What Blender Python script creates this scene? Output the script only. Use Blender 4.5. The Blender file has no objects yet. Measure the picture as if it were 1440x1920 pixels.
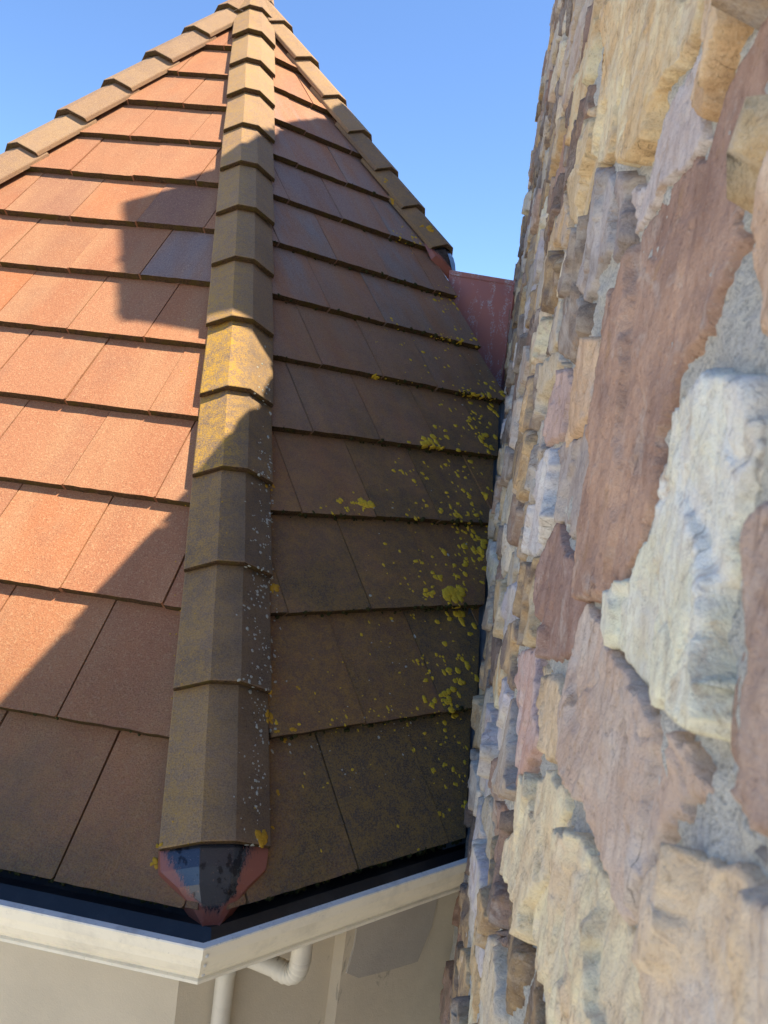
import bpy, bmesh, math, random
import numpy as np
from mathutils import Vector, Matrix
from mathutils.bvhtree import BVHTree

random.seed(7); rng = np.random.default_rng(7)
R = math.radians
scene = bpy.context.scene
col = scene.collection

# ------------------------------------------------------------------ camera
PITCH, ROLL, FPX = R(4.82), R(7.15), 1410.0           # looks along +Y, a little down, phone held tilted
cp, sp, cr, sr = math.cos(PITCH), math.sin(PITCH), math.cos(ROLL), math.sin(ROLL)
FWD = Vector((0, cp, -sp)); UP0 = Vector((0, sp, cp)); R0 = Vector((1, 0, 0))
RIGHT = cr*R0 + sr*UP0; UP = -sr*R0 + cr*UP0
cam = bpy.data.cameras.new('camera'); co = bpy.data.objects.new('camera', cam); col.objects.link(co)
co.matrix_world = Matrix(((RIGHT.x, UP.x, -FWD.x, 0), (RIGHT.y, UP.y, -FWD.y, 0), (RIGHT.z, UP.z, -FWD.z, 0), (0, 0, 0, 1)))
cam.sensor_fit = 'HORIZONTAL'; cam.sensor_width = 36; cam.lens = 36*FPX/1440
cam.clip_start = .02; cam.clip_end = 3000
cam.dof.use_dof = True; cam.dof.focus_distance = 2.3; cam.dof.aperture_fstop = 19
scene.camera = co

# ------------------------------------------------------------------ sky, sun, exposure
SUN_TH, SUN_EL = R(10), R(66)                          # from the right (+X), a little behind the camera, high
SUN = Vector((math.cos(SUN_TH)*math.cos(SUN_EL), -math.sin(SUN_TH)*math.cos(SUN_EL), math.sin(SUN_EL)))
w = bpy.data.worlds.new('World'); scene.world = w; w.use_nodes = True
nt = w.node_tree; nt.nodes.clear()
sky = nt.nodes.new('ShaderNodeTexSky'); sky.sky_type = 'NISHITA'; sky.sun_disc = False
sky.sun_elevation = SUN_EL; sky.sun_rotation = math.atan2(SUN.x, SUN.y)
sky.air_density = .9; sky.dust_density = 0; sky.ozone_density = 8; sky.altitude = 150
bg = nt.nodes.new('ShaderNodeBackground'); bg.inputs[1].default_value = .115
wo = nt.nodes.new('ShaderNodeOutputWorld')
nt.links.new(sky.outputs[0], bg.inputs[0]); nt.links.new(bg.outputs[0], wo.inputs[0])
sl = bpy.data.lights.new('sun', 'SUN'); sl.energy = 4.35; sl.angle = R(.53); sl.color = (1, .89, .70)
so = bpy.data.objects.new('sun', sl); col.objects.link(so)
so.rotation_euler = (-SUN).to_track_quat('-Z', 'Y').to_euler(); so.location = SUN*30
vs = scene.view_settings
vs.view_transform = 'Standard'; vs.look = 'None'; vs.exposure = 1.27; vs.gamma = 1; vs.use_curve_mapping = False

# ------------------------------------------------------------------ helpers
def mesh(name, verts, faces, mats, parent=None, smooth=False, matrix=None, fm=None):
    me = bpy.data.meshes.new(name)
    me.from_pydata([tuple(map(float, v)) for v in verts], [], [tuple(map(int, f)) for f in faces])
    for m in (mats if isinstance(mats, (list, tuple)) else [mats]): me.materials.append(m)
    if fm is not None: me.polygons.foreach_set('material_index', list(fm))
    if smooth: me.polygons.foreach_set('use_smooth', [True]*len(me.polygons))
    me.update()
    return link(name, me, parent, matrix)
def link(name, me, parent=None, matrix=None):
    o = bpy.data.objects.new(name, me); col.objects.link(o)
    if parent: o.parent = parent
    if matrix is not None: o.matrix_world = matrix
    return o
def thing(name, label, cat, loc=(0, 0, 0)):
    o = bpy.data.objects.new(name, None); col.objects.link(o); o.location = loc; o.empty_display_size = .2
    o['label'] = label; o['category'] = cat
    return o
def tag(o, label, cat): o['label'] = label; o['category'] = cat; return o
def recalc(o):
    bm = bmesh.new(); bm.from_mesh(o.data); bmesh.ops.recalc_face_normals(bm, faces=bm.faces); bm.to_mesh(o.data); bm.free()
def bevel(o, off, seg=1, ang=R(25)):
    bm = bmesh.new(); bm.from_mesh(o.data); bmesh.ops.recalc_face_normals(bm, faces=bm.faces)
    es = [e for e in bm.edges if len(e.link_faces) == 2 and e.calc_face_angle(0) > ang]
    bmesh.ops.bevel(bm, geom=es, offset=off, segments=seg, profile=.5, affect='EDGES', clamp_overlap=True)
    bm.to_mesh(o.data); bm.free()

# numpy value noise
def _h(ix, iy, iz, s):
    n = (ix*374761393 + iy*668265263 + iz*2147483647 + s*974634777) & 0xffffffff
    n = ((n ^ (n >> 13))*1274126177) & 0xffffffff
    n = ((n ^ (n >> 16))*2246822519) & 0xffffffff
    return ((n ^ (n >> 15)) & 0xffff)/65535.0
def vnoise(x, y, s=0):
    x = np.asarray(x, float); y = np.asarray(y, float)
    ix = np.floor(x).astype(np.int64); iy = np.floor(y).astype(np.int64)
    fx = x-ix; fy = y-iy; fx = fx*fx*fx*(fx*(fx*6-15)+10); fy = fy*fy*fy*(fy*(fy*6-15)+10)
    a, b, c, d = _h(ix, iy, 0, s), _h(ix+1, iy, 0, s), _h(ix, iy+1, 0, s), _h(ix+1, iy+1, 0, s)
    return ((a*(1-fx)+b*fx)*(1-fy)+(c*(1-fx)+d*fx)*fy)*2-1
def afbm(x, y, s=0, o=3, g=.5):        # keeps its grain direction
    r = 0; a = 1
    for i in range(o): r = r+a*vnoise(x*2**i+i*7.3, y*1.6**i+i*3.1, s+19*i); a *= g
    return r
def fbm(x, y, s=0, o=4, g=.5):
    r = 0; a = 1
    for i in range(o):
        c_, s_ = math.cos(i*1.1), math.sin(i*1.1)
        r = r + a*vnoise((x*c_-y*s_)*2**i, (x*s_+y*c_)*2**i, s+17*i); a *= g
    return r

# ------------------------------------------------------------------ materials
class NT:
    def __init__(s, name):
        s.m = bpy.data.materials.new(name); s.m.use_nodes = True; s.t = s.m.node_tree; s.n = s.t.nodes; s.n.clear()
        s.out = s.n.new('ShaderNodeOutputMaterial'); s.b = s.n.new('ShaderNodeBsdfPrincipled'); s.l(s.b.outputs[0], s.out.inputs[0])
    def l(s, a, b): s.t.links.new(a, b)
    def put(s, v, inp):
        if hasattr(v, 'is_linked') or isinstance(v, bpy.types.NodeSocket): s.l(v, inp)
        else: inp.default_value = v if not isinstance(v, tuple) or len(v) != 3 or inp.type != 'RGBA' else (*v, 1)
    def coord(s, kind='Object', scale=(1, 1, 1), rnd=0):
        tc = s.n.new('ShaderNodeTexCoord'); v = tc.outputs[kind]
        if rnd:
            oi = s.n.new('ShaderNodeObjectInfo'); mu = s.n.new('ShaderNodeMath'); mu.operation = 'MULTIPLY'; s.l(oi.outputs['Random'], mu.inputs[0]); mu.inputs[1].default_value = rnd
            cb = s.n.new('ShaderNodeCombineXYZ'); s.l(mu.outputs[0], cb.inputs[0]); s.l(mu.outputs[0], cb.inputs[1]); s.l(mu.outputs[0], cb.inputs[2])
            ad = s.n.new('ShaderNodeVectorMath'); ad.operation = 'ADD'; s.l(v, ad.inputs[0]); s.l(cb.outputs[0], ad.inputs[1]); v = ad.outputs[0]
        mp = s.n.new('ShaderNodeMapping'); mp.inputs['Scale'].default_value = scale; s.l(v, mp.inputs[0]); return mp.outputs[0]
    def noise(s, v, scale, detail=4, rough=.6, dist=0):
        n = s.n.new('ShaderNodeTexNoise'); s.l(v, n.inputs['Vector']); n.inputs['Scale'].default_value = scale; n.inputs['Detail'].default_value = detail
        n.inputs['Roughness'].default_value = rough; n.inputs['Distortion'].default_value = dist; return n.outputs[0]
    def vor(s, v, scale, feat='F1'):
        n = s.n.new('ShaderNodeTexVoronoi'); n.feature = feat; s.l(v, n.inputs['Vector']); n.inputs['Scale'].default_value = scale; return n.outputs['Distance']
    def ramp(s, f, *st, interp='LINEAR'):
        r = s.n.new('ShaderNodeValToRGB'); r.color_ramp.interpolation = interp; e = r.color_ramp.elements
        while len(e) < len(st): e.new(.5)
        for i, (p, c) in enumerate(st): e[i].position = p; e[i].color = (c, c, c, 1) if isinstance(c, (int, float)) else (*c, 1)
        s.put(f, r.inputs[0]); return r.outputs[0]
    def mix(s, f, a, b, mode='MIX'):
        m = s.n.new('ShaderNodeMix'); m.data_type = 'RGBA'; m.blend_type = mode; m.clamp_factor = True
        s.put(f, m.inputs[0]); s.put(a, m.inputs[6]); s.put(b, m.inputs[7]); return m.outputs[2]
    def math(s, op, a, b=0.0, c=0.0, clamp=False):
        m = s.n.new('ShaderNodeMath'); m.operation = op; m.use_clamp = clamp; s.put(a, m.inputs[0]); s.put(b, m.inputs[1]); s.put(c, m.inputs[2]); return m.outputs[0]
    def bump(s, h, strength, dist, prev=None):
        b = s.n.new('ShaderNodeBump'); b.inputs['Strength'].default_value = strength; b.inputs['Distance'].default_value = dist; s.put(h, b.inputs['Height'])
        if prev: s.l(prev, b.inputs['Normal'])
        return b.outputs[0]
    def rnd(s): return s.n.new('ShaderNodeObjectInfo').outputs['Random']
    def attr(s, name, out='Color'):
        a = s.n.new('ShaderNodeAttribute'); a.attribute_name = name; return a.outputs[out]
    def fin(s, c, rough, nrm=None, metal=0., spec=.5):
        s.put(c, s.b.inputs['Base Color']); s.put(rough, s.b.inputs['Roughness']); s.put(metal, s.b.inputs['Metallic']); s.b.inputs['Specular IOR Level'].default_value = spec
        if nrm: s.l(nrm, s.b.inputs['Normal'])
        return s.m

def tile_mat(name, hip=False):
    t = NT(name); v = t.coord('Object', rnd=40.)
    r = t.rnd()
    st = t.noise(t.coord('Object', (7, 1.6, 1), rnd=23.), 1.0, 3, .55)
    cl = t.noise(v, 5, 4, .6); gr = t.noise(v, 260, 3, .8); gr2 = t.noise(v, 130, 3, .75)
    if hip:
        base = t.ramp(t.math('ADD', t.math('MULTIPLY', r, .5), t.math('MULTIPLY', cl, .5)), (.25, (.31, .195, .125)), (.5, (.37, .245, .15)), (.75, (.29, .19, .13)))
    else:
        a = t.ramp(r, (0, (.43, .165, .07)), (.3, (.41, .175, .085)), (.55, (.38, .16, .08)), (.8, (.41, .185, .095)), (.93, (.38, .17, .085)), (1, (.27, .14, .10)))
        base = t.mix(t.ramp(st, (.42, 0.), (.66, .75)), a, (.42, .215, .11))
        base = t.mix(t.ramp(cl, (.48, 0.), (.78, .4)), base, (.27, .14, .09))
    base = t.mix(t.ramp(gr, (.34, .75), (.52, 0.)), base, t.mix(1., base, (.48, .42, .42), 'MULTIPLY'))
    base = t.mix(t.ramp(gr2, (.53, 0.), (.68, .5)), base, (.52, .33, .18))
    # pale dusty bloom on the tiles of the damp side
    gy_ = t.math('MULTIPLY', t.attr('bloom', 'Fac'), t.ramp(t.noise(t.coord('Object', (5, 1.3, 1), rnd=31.), 1.6, 4, .65), (.36, .25), (.62, 1.)), clamp=True)
    base = t.mix(gy_, base, t.mix(t.ramp(gr, (.4, 0.), (.6, 1.)), (.20, .165, .155), (.34, .30, .285)))
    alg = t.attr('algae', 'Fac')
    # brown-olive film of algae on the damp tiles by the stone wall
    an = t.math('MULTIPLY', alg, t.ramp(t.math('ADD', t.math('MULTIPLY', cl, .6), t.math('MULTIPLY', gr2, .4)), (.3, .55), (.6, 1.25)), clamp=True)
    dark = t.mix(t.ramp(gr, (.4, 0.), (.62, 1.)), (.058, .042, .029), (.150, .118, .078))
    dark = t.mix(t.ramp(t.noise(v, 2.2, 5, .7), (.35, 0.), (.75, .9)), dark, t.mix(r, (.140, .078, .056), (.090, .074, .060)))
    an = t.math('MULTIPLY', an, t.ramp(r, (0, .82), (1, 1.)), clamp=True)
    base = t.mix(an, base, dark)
    # golden crustose film, grain by grain, plus sunlit gold painted on the hip
    yl = t.attr('film_and_sun', 'Fac')
    yf = t.ramp(t.math('ADD', t.math('MULTIPLY', t.noise(v, 190, 4, .8), .70), t.math('MULTIPLY', t.noise(v, 26, 5, .75), .42)), (.50, 0.), (.63, 1.))
    base = t.mix(t.math('MULTIPLY', yf, yl, clamp=True), base, (.52, .29, .035))
    h = t.math('ADD', t.math('MULTIPLY', gr, .7), t.math('MULTIPLY', gr2, .8))
    n = t.bump(h, .9, .0022); n = t.bump(cl, .3, .004, n)
    return t.fin(base, .88, n, spec=.25)
def tile_edge_mat():  # darker brown tone for the butt faces of tiles and hips
    t = NT('dark_tile_edge'); v = t.coord('Object', rnd=9.); n = t.noise(v, 160, 4, .75); n1 = t.noise(v, 24, 3)
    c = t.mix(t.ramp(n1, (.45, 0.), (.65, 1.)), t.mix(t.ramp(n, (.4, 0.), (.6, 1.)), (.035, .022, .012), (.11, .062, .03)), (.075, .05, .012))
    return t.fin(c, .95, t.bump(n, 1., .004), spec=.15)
M_TILE_EDGE = tile_edge_mat()
M_TILE = tile_mat('concrete_tile'); M_HIP = tile_mat('concrete_hip_tile', True)

def stone_mat():
    t = NT('rough_sandstone'); v = t.coord('Object'); c = t.attr('stone_colour'); c2 = t.attr('stone_tint')
    va = t.coord('Object', (1, 1.2, .55))
    n1 = t.noise(v, 9, 6, .62, .7); n2 = t.noise(va, 24, 7, .7, .6); n3 = t.noise(v, 120, 5, .75); n4 = t.noise(v, 420, 3, .7)
    crk = t.noise(t.coord('Object', (1, 1.5, .5)), 9, 4, .55, .5)
    base = t.mix(t.ramp(n1, (.40, 0.), (.60, 1.)), c, c2)
    base = t.mix(t.ramp(n2, (.46, 0.), (.66, .5)), base, t.mix(1., base, (.60, .50, .44), 'MULTIPLY'))
    base = t.mix(t.ramp(t.noise(v, 13, 5, .65, 1.4), (.55, 0.), (.67, .35)), base, (.64, .58, .50))
    base = t.mix(t.ramp(t.noise(v, 21, 5, .7, .8), (.58, 0.), (.68, .5)), base, (.40, .24, .12))
    vein = t.ramp(t.math('ABSOLUTE', t.math('SUBTRACT', crk, .5)), (.0, 1.), (.010, 0.))
    vein = t.math('MULTIPLY', vein, t.ramp(n1, (.48, 0.), (.6, 1.)))
    base = t.mix(t.math('MULTIPLY', vein, .45), base, t.mix(1., base, (.35, .30, .28), 'MULTIPLY'))
    base = t.mix(t.ramp(n3, (.32, .45), (.46, 0.)), base, t.mix(1., base, (.36, .29, .25), 'MULTIPLY'))
    base = t.mix(t.ramp(n4, (.57, 0.), (.74, .35)), base, (.72, .66, .56))
    h = t.math('SUBTRACT', t.math('ADD', t.math('MULTIPLY', n2, .8), t.math('MULTIPLY', n3, .45)), t.math('MULTIPLY', vein, .15))
    n = t.bump(h, 1., .006); n = t.bump(n3, .3, .003, n); n = t.bump(n4, .4, .0015, n)
    return t.fin(base, .92, n, spec=.2)
M_STONE = stone_mat()
def mortar_mat():
    t = NT('sanded_mortar'); v = t.coord('Object'); n1 = t.noise(v, 14, 4); n2 = t.noise(v, 260, 4, .75); n3 = t.noise(v, 700, 2)
    base = t.mix(t.ramp(n1, (.35, 0.), (.65, 1.)), (.66, .64, .56), (.78, .75, .66))
    base = t.mix(t.ramp(n2, (.3, .8), (.52, 0.)), base, (.26, .25, .22))
    n = t.bump(n2, 1., .007); n = t.bump(n3, .5, .001, n)
    return t.fin(base, .95, n, spec=.2)
M_MORTAR = mortar_mat()
def paint(name, c, rough=.45, dirt=(.35, .31, .24), amt=.35, grain=.0006):
    t = NT(name); v = t.coord('Object'); n1 = t.noise(v, 11, 5, .7); n2 = t.noise(v, 90, 4, .7)
    base = t.mix(t.math('MULTIPLY', t.ramp(n1, (.48, 0.), (.72, 1.)), amt), c, dirt)
    base = t.mix(t.ramp(n2, (.62, 0.), (.72, amt)), base, dirt)
    return t.fin(base, rough, t.bump(n2, .3, grain))
M_GUTTER = paint('cream_gutter_paint', (.86, .77, .58), .36)
M_LIP = paint('worn_galvanised_lip', (.70, .68, .62), .4, (.25, .25, .25), .7)
M_BLACK = paint('black_bitumen', (.012, .012, .014), .33, (.05, .05, .05), .5, .002)
M_PIPE = paint('cream_pipe_paint', (.62, .56, .44), .45)
def stucco_mat(name, c):
    t = NT(name); v = t.coord('Object'); n1 = t.noise(v, 4, 5, .6); n2 = t.noise(v, 220, 4, .7); n3 = t.noise(t.coord('Object', (1, 1, .4)), 9, 6, .7, 1.5)
    base = t.mix(t.ramp(n1, (.4, 0.), (.7, .5)), c, tuple(x*.78 for x in c))
    base = t.mix(t.ramp(n3, (.64, 0.), (.69, .5)), base, (.2, .18, .15))
    n = t.bump(n2, .5, .002); n = t.bump(n1, .4, .01, n)
    return t.fin(base, .9, n, spec=.2)
M_STUCCO = stucco_mat('beige_stucco', (.60, .51, .37)); M_PATCH = stucco_mat('grey_cement_patch', (.44, .39, .32))
def red_metal():
    t = NT('worn_red_flashing'); v = t.coord('Object'); n1 = t.noise(v, 5, 4); n2 = t.noise(t.coord('Object', (1, 1, .45)), 16, 6, .72, .5); n3 = t.noise(v, 120, 4, .75)
    base = t.mix(t.ramp(n1, (.38, 0.), (.62, 1.)), (.46, .19, .16), (.40, .18, .18))
    sp_ = t.math('MULTIPLY', t.ramp(n2, (.52, 0.), (.60, 1.)), t.ramp(n3, (.47, 0.), (.56, 1.)))
    base = t.mix(sp_, base, (.50, .48, .52))
    return t.fin(base, .55, t.bump(n3, .3, .0015))
M_RED = red_metal()
def cap_mat():
    t = NT('worn_painted_copper'); v = t.coord('Object'); sx = t.n.new('ShaderNodeSeparateXYZ'); t.l(v, sx.inputs[0])
    a = t.attr('worn', 'Fac'); n = t.noise(t.coord('Object', (3, 1, 1)), 70, 6, .8); n2 = t.noise(v, 30, 4, .6)
    f = t.ramp(t.math('ADD', a, t.math('MULTIPLY', t.math('SUBTRACT', n, .5), 1.1)), (.36, 0.), (.62, 1.))
    base = t.mix(f, (.26, .085, .058), t.mix(t.ramp(n2, (.56, 0.), (.60, 1.)), (.06, .068, .085), (.022, .024, .032)))
    base = t.mix(t.ramp(t.noise(v, 210, 3), (.66, 0.), (.72, .5)), base, (.45, .26, .2))
    return t.fin(base, t.mix(f, (.42, .42, .42), (.2, .2, .2)), t.bump(n, .12, .0005), metal=t.math('MULTIPLY', f, .7))
M_CAP = cap_mat()
def plain(name, c, c2, scale, rough=.9, b=.004):
    t = NT(name); v = t.coord('Object'); n = t.noise(v, scale, 4, .7)
    return t.fin(t.mix(t.ramp(n, (.35, 0.), (.65, 1.)), c, c2), rough, t.bump(n, .6, b), spec=.2)
M_YL = plain('yellow_lichen', (.72, .47, .02), (.46, .32, .05), 240)
M_YL2 = plain('orange_lichen', (.52, .30, .03), (.42, .22, .02), 300)
M_WL = plain('pale_lichen', (.50, .50, .43), (.28, .28, .23), 300)
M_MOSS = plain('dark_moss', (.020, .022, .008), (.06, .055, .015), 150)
M_DECK = plain('roof_underlay', (.05, .035, .03), (.07, .05, .04), 20)
M_GROUND = plain('pale_concrete_paving', (.56, .53, .47), (.48, .46, .41), .4)

# ------------------------------------------------------------------ roof frame (metres; lens at the origin)
APEX = np.array([-1.20671, 4.99186, 2.73391]); PHI = R(-7.14); BETA = R(48.71)
S_EAVE, EXPO, TH = 5.018, .3545, .030
CB, SB, T8 = math.cos(BETA), math.sin(BETA), math.tan(R(22.5))
Z_EAVE = APEX[2]-S_EAVE*SB
def facet(i):
    p = PHI+i*math.pi/4
    nh = np.array([math.sin(p), -math.cos(p), 0]); h = np.array([math.cos(p), math.sin(p), 0])
    return nh*CB+np.array([0, 0, -SB]), h, nh*SB+np.array([0, 0, CB]), nh
FAC = {i: facet(i) for i in range(8)}; FAC[-1] = facet(-1)
def P(i, s, t, off=0.): u, h, n, _ = FAC[i]; return APEX+s*u+t*h+off*n
# stone wall plane: x = WC + .102 y
WA = .102; WC = .147; WL = math.hypot(1, WA)
WN = np.array([-1, WA, 0])/WL; WT = np.array([WA, 1, 0])/WL     # outward (towards the roof), along
GROUND_Z = -5.6

# ------------------------------------------------------------------ ground
g = mesh('ground', [(-1500, -1500, GROUND_Z), (1500, -1500, GROUND_Z), (1500, 1500, GROUND_Z), (-1500, 1500, GROUND_Z)], [(0, 1, 2, 3)], M_GROUND)
g['kind'] = 'structure'

# ------------------------------------------------------------------ turret roof
roof = thing('turret_roof', 'steep octagonal roof of terracotta coloured flat tiles with capped hips', 'roof', (float(APEX[0]), float(APEX[1]), float(Z_EAVE)))
bpy.context.view_layer.update()
# deck
ring = []
for i in range(8):
    ring.append(P(i, S_EAVE-.02, (S_EAVE-.02)*CB*T8, -.05))
dk = mesh('deck', [APEX+np.array([0, 0, -.08])]+ring+[r+np.array([0, 0, -.03]) for r in ring],
     [(0, 1+(i-1) % 8, 1+i) for i in range(8)]+[(1+(i-1) % 8, 9+(i-1) % 8, 9+i, 1+i) for i in range(8)]+[tuple(9+i for i in range(8))], M_DECK, roof, matrix=Matrix())
bm = bmesh.new(); bm.from_mesh(dk.data); hR_ = FAC[1][1]
rr_ = bmesh.ops.bisect_plane(bm, geom=bm.verts[:]+bm.edges[:]+bm.faces[:], plane_co=Vector(P(1, 3., .515)), plane_no=Vector(hR_), clear_outer=True)
bmesh.ops.holes_fill(bm, edges=[e for e in bm.edges if e.is_boundary]); bmesh.ops.recalc_face_normals(bm, faces=bm.faces); bm.to_mesh(dk.data); bm.free()
def clip(poly, a, b, c):            # keep a*x+b*y <= c
    out = []
    for k in range(len(poly)):
        p, q = poly[k], poly[(k+1) % len(poly)]
        dp, dq = a*p[0]+b*p[1]-c, a*q[0]+b*q[1]-c
        if dp <= 0: out.append(p)
        if (dp < 0 < dq) or (dq < 0 < dp):
            f = dp/(dp-dq); out.append((p[0]+f*(q[0]-p[0]), p[1]+f*(q[1]-p[1])))
    return out
def tile_mesh(poly, algf, filmf, rs):
    # poly in local (x along the course, y up the slope from the butt); tile tapers to its head
    ex = []
    n = len(poly)
    for k in range(n):
        p, q = poly[k], poly[(k+1) % n]; ex.append(p)
        if abs(p[1]) < 1e-6 and abs(q[1]) < 1e-6 and abs(q[0]-p[0]) > .05:
            m = max(2, int(abs(q[0]-p[0])/.028))
            for j in range(1, m):
                f = j/m; ex.append((p[0]+f*(q[0]-p[0]), (rs.random()-.5)*.0028))
    zt = lambda y: -TH*y/EXPO
    N = len(ex)
    top = [(x, y, zt(y)+((rs.random()-.6)*.0022 if abs(y) < .004 else 0)) for x, y in ex]
    bot = [(x, y+(.002 if abs(y) < .004 else 0), zt(y)-TH+.0015+(rs.random()*.002 if abs(y) < .004 else 0)) for x, y in ex]
    cx = sum(p[0] for p in poly)/n; cy = sum(p[1] for p in poly)/n
    faces = [tuple(range(N)), tuple(range(2*N-1, N-1, -1))]+[((k+1) % N, k, N+k, N+(k+1) % N) for k in range(N)]
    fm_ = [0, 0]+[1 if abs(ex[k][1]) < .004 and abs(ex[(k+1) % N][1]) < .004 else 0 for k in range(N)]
    return top+bot, faces, fm_
def add_attr(o, name, fn):
    me = o.data; at = me.attributes.new(name, 'FLOAT', 'POINT'); mw = o.matrix_world
    at.data.foreach_set('value', [float(fn(mw @ v.co)) for v in me.vertices])
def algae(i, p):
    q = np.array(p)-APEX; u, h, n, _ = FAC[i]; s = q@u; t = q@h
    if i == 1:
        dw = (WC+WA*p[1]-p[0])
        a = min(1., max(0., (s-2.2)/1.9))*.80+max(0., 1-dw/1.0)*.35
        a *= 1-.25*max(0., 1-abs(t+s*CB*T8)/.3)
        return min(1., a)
    if i == 0:
        return min(.82, max(0., (s-4.45)/.4)*.72)
    return 0.
tiles = []
rs = random.Random(3)
for i in (0, 1, -1):
    u, h, n, nh = FAC[i]
    W = .305 if i != 1 else .303
    for k in range(0, 15):
        s0 = S_EAVE-k*EXPO
        if s0 < .12: break
        off = (1.0-.157*k) if i == 0 else (-.985+.152*k if i == 1 else .11-.1525*k)
        hw = s0*CB*T8
        j0 = math.floor((-hw-off)/W)-1; j1 = math.ceil((hw-off)/W)+1
        for j in range(j0, j1):
            t0 = off+j*W
            L = EXPO+.06
            g_ = .0022
            c = .006
            poly = [(g_, 0), (W-g_-c*.7, 0), (W-g_, c), (W-g_, L), (g_, L)]
            # local (x,y) -> t=t0+x, s=s0-y ; stay inside both hips
            gap = .035
            poly = clip(poly, 1, CB*T8, -t0+s0*CB*T8-gap)
            poly = clip(poly, -1, CB*T8, t0+s0*CB*T8-gap) if len(poly) > 2 else poly
            if i == 1 and len(poly) > 2:
                poly = clip(poly, 1, 0, .53-t0+rs.uniform(-.008, .008))
                # stone wall: x-WA*y <= WC+.01
                b0 = APEX+s0*u+t0*h
                A = h[0]-WA*h[1]; B = -(u[0]-WA*u[1]); Cc = WC-.010-rs.uniform(0, .014)-(b0[0]-WA*b0[1])
                if len(poly) > 2: poly = clip(poly, A, B, Cc)
            if len(poly) < 3: continue
            area = abs(sum(poly[a][0]*poly[(a+1) % len(poly)][1]-poly[(a+1) % len(poly)][0]*poly[a][1] for a in range(len(poly))))/2
            if area < .0012 or min(p[1] for p in poly) > EXPO*.9: continue
            v, f, fm_ = tile_mesh(poly, None, None, rs)
            org = P(i, s0+rs.uniform(-.002, .002), t0, rs.uniform(-.0025, .0025))
            mw = Matrix(((h[0], -u[0], n[0], org[0]), (h[1], -u[1], n[1], org[1]), (h[2], -u[2], n[2], org[2]), (0, 0, 0, 1)))
            mw = mw @ Matrix.Rotation(rs.uniform(-.007, .007), 4, 'Y') @ Matrix.Rotation(rs.uniform(-.003, .003), 4, 'Z')
            o = mesh('tile', v, f, [M_TILE, M_TILE_EDGE], roof, matrix=mw, fm=fm_)
            o.data.validate()
            tiles.append((i, o, mw, (k, t0)))
bpy.context.view_layer.update()
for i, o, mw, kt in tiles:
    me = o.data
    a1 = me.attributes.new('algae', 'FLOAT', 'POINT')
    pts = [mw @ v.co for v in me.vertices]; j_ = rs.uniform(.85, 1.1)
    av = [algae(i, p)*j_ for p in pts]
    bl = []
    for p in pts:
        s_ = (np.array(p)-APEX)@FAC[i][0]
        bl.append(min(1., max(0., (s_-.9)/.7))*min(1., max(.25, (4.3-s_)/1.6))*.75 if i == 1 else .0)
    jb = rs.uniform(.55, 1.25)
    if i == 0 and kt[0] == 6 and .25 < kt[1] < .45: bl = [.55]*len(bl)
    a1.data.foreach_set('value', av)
    me.attributes.new('film_and_sun', 'FLOAT', 'POINT')
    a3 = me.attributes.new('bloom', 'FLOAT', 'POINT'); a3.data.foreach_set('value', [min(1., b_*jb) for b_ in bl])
    me.attributes['film_and_sun'].data.foreach_set('value', [min(.34, a*.32) if i == 1 else a*.2 for a in av])

# hip tiles -----------------------------------------------------------------
def hip_frame(i):      # hip between facet i and i+1: direction down the hip, side axis, up axis
    d = P(i, 1., CB*T8)-APEX; d /= np.linalg.norm(d)
    s = np.cross(d, np.array([0, 0, 1.])); s /= np.linalg.norm(s)
    s = -s if s@FAC[i+1 if i+1 < 8 else 0][1] < 0 else s
    up = np.cross(s, d); up = up if up[2] > 0 else -up
    return d, s, up
d0, s0_, u0_ = hip_frame(0)
# facet drop per metre away from the hip line
hp = FAC[0][1]-(FAC[0][1]@d0)*d0*1.0
perp = -(FAC[0][1]-((FAC[0][1]@d0)*d0)); perp -= (perp@FAC[0][2])*FAC[0][2]; perp /= np.linalg.norm(perp)
FS, FU = abs(perp@s0_), perp@u0_           # side and (negative) up component
HWID = .131
PROF = [(-HWID*FS, HWID*FU+.028), (-.038, .047), (.038, .047), (HWID*FS, HWID*FU+.028)]
THK = .024
def hip_tile_mesh(L=.43, taper=.05):
    vs_, fs_ = [], []
    secs = [(0., .004, 1.0), (.006, .0065, 1.0), (L, -.026, .96)]   # distance up from the butt, lift, width
    for y, lift, ww in secs:
        for (x, z) in PROF: vs_.append((x*ww, y, z+lift))
        for (x, z) in PROF: vs_.append((x*ww*.985, y+(.003 if y == 0 else 0), z+lift-THK*(1.0 if abs(x) < .06 else .9)))
    m = len(PROF)
    for a in range(2):
        b0, b1 = a*2*m, (a+1)*2*m
        for k in range(m-1):
            fs_.append((b0+k, b0+k+1, b1+k+1, b1+k)); fs_.append((b0+m+k+1, b0+m+k, b1+m+k, b1+m+k+1))
        fs_.append((b0, b1, b1+m, b0+m)); fs_.append((b0+m-1, b0+2*m-1, b1+2*m-1, b1+m-1))
    for b, fl in ((0, 0), (4*m, 1)):
        for k in range(m-1): fs_.append((b+k, b+m+k, b+m+k+1, b+k+1))
    return vs_, fs_
hv, hf = hip_tile_mesh()
def hip_matrix(i, v, dn=0.):
    d, s, up = hip_frame(i); o = APEX+d*v+up*dn
    return Matrix(((s[0], -d[0], up[0], o[0]), (s[1], -d[1], up[1], o[1]), (s[2], -d[2], up[2], o[2]), (0, 0, 0, 1)))
hips = []
main_v = [5.068, 4.690, 4.329, 3.977, 3.630, 3.264, 2.891, 2.522, 2.160, 1.800, 1.432, 1.075, .700, .349]
right_v = [2.262, 1.956, 1.659, 1.357, 1.048, .703, .365]
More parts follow.
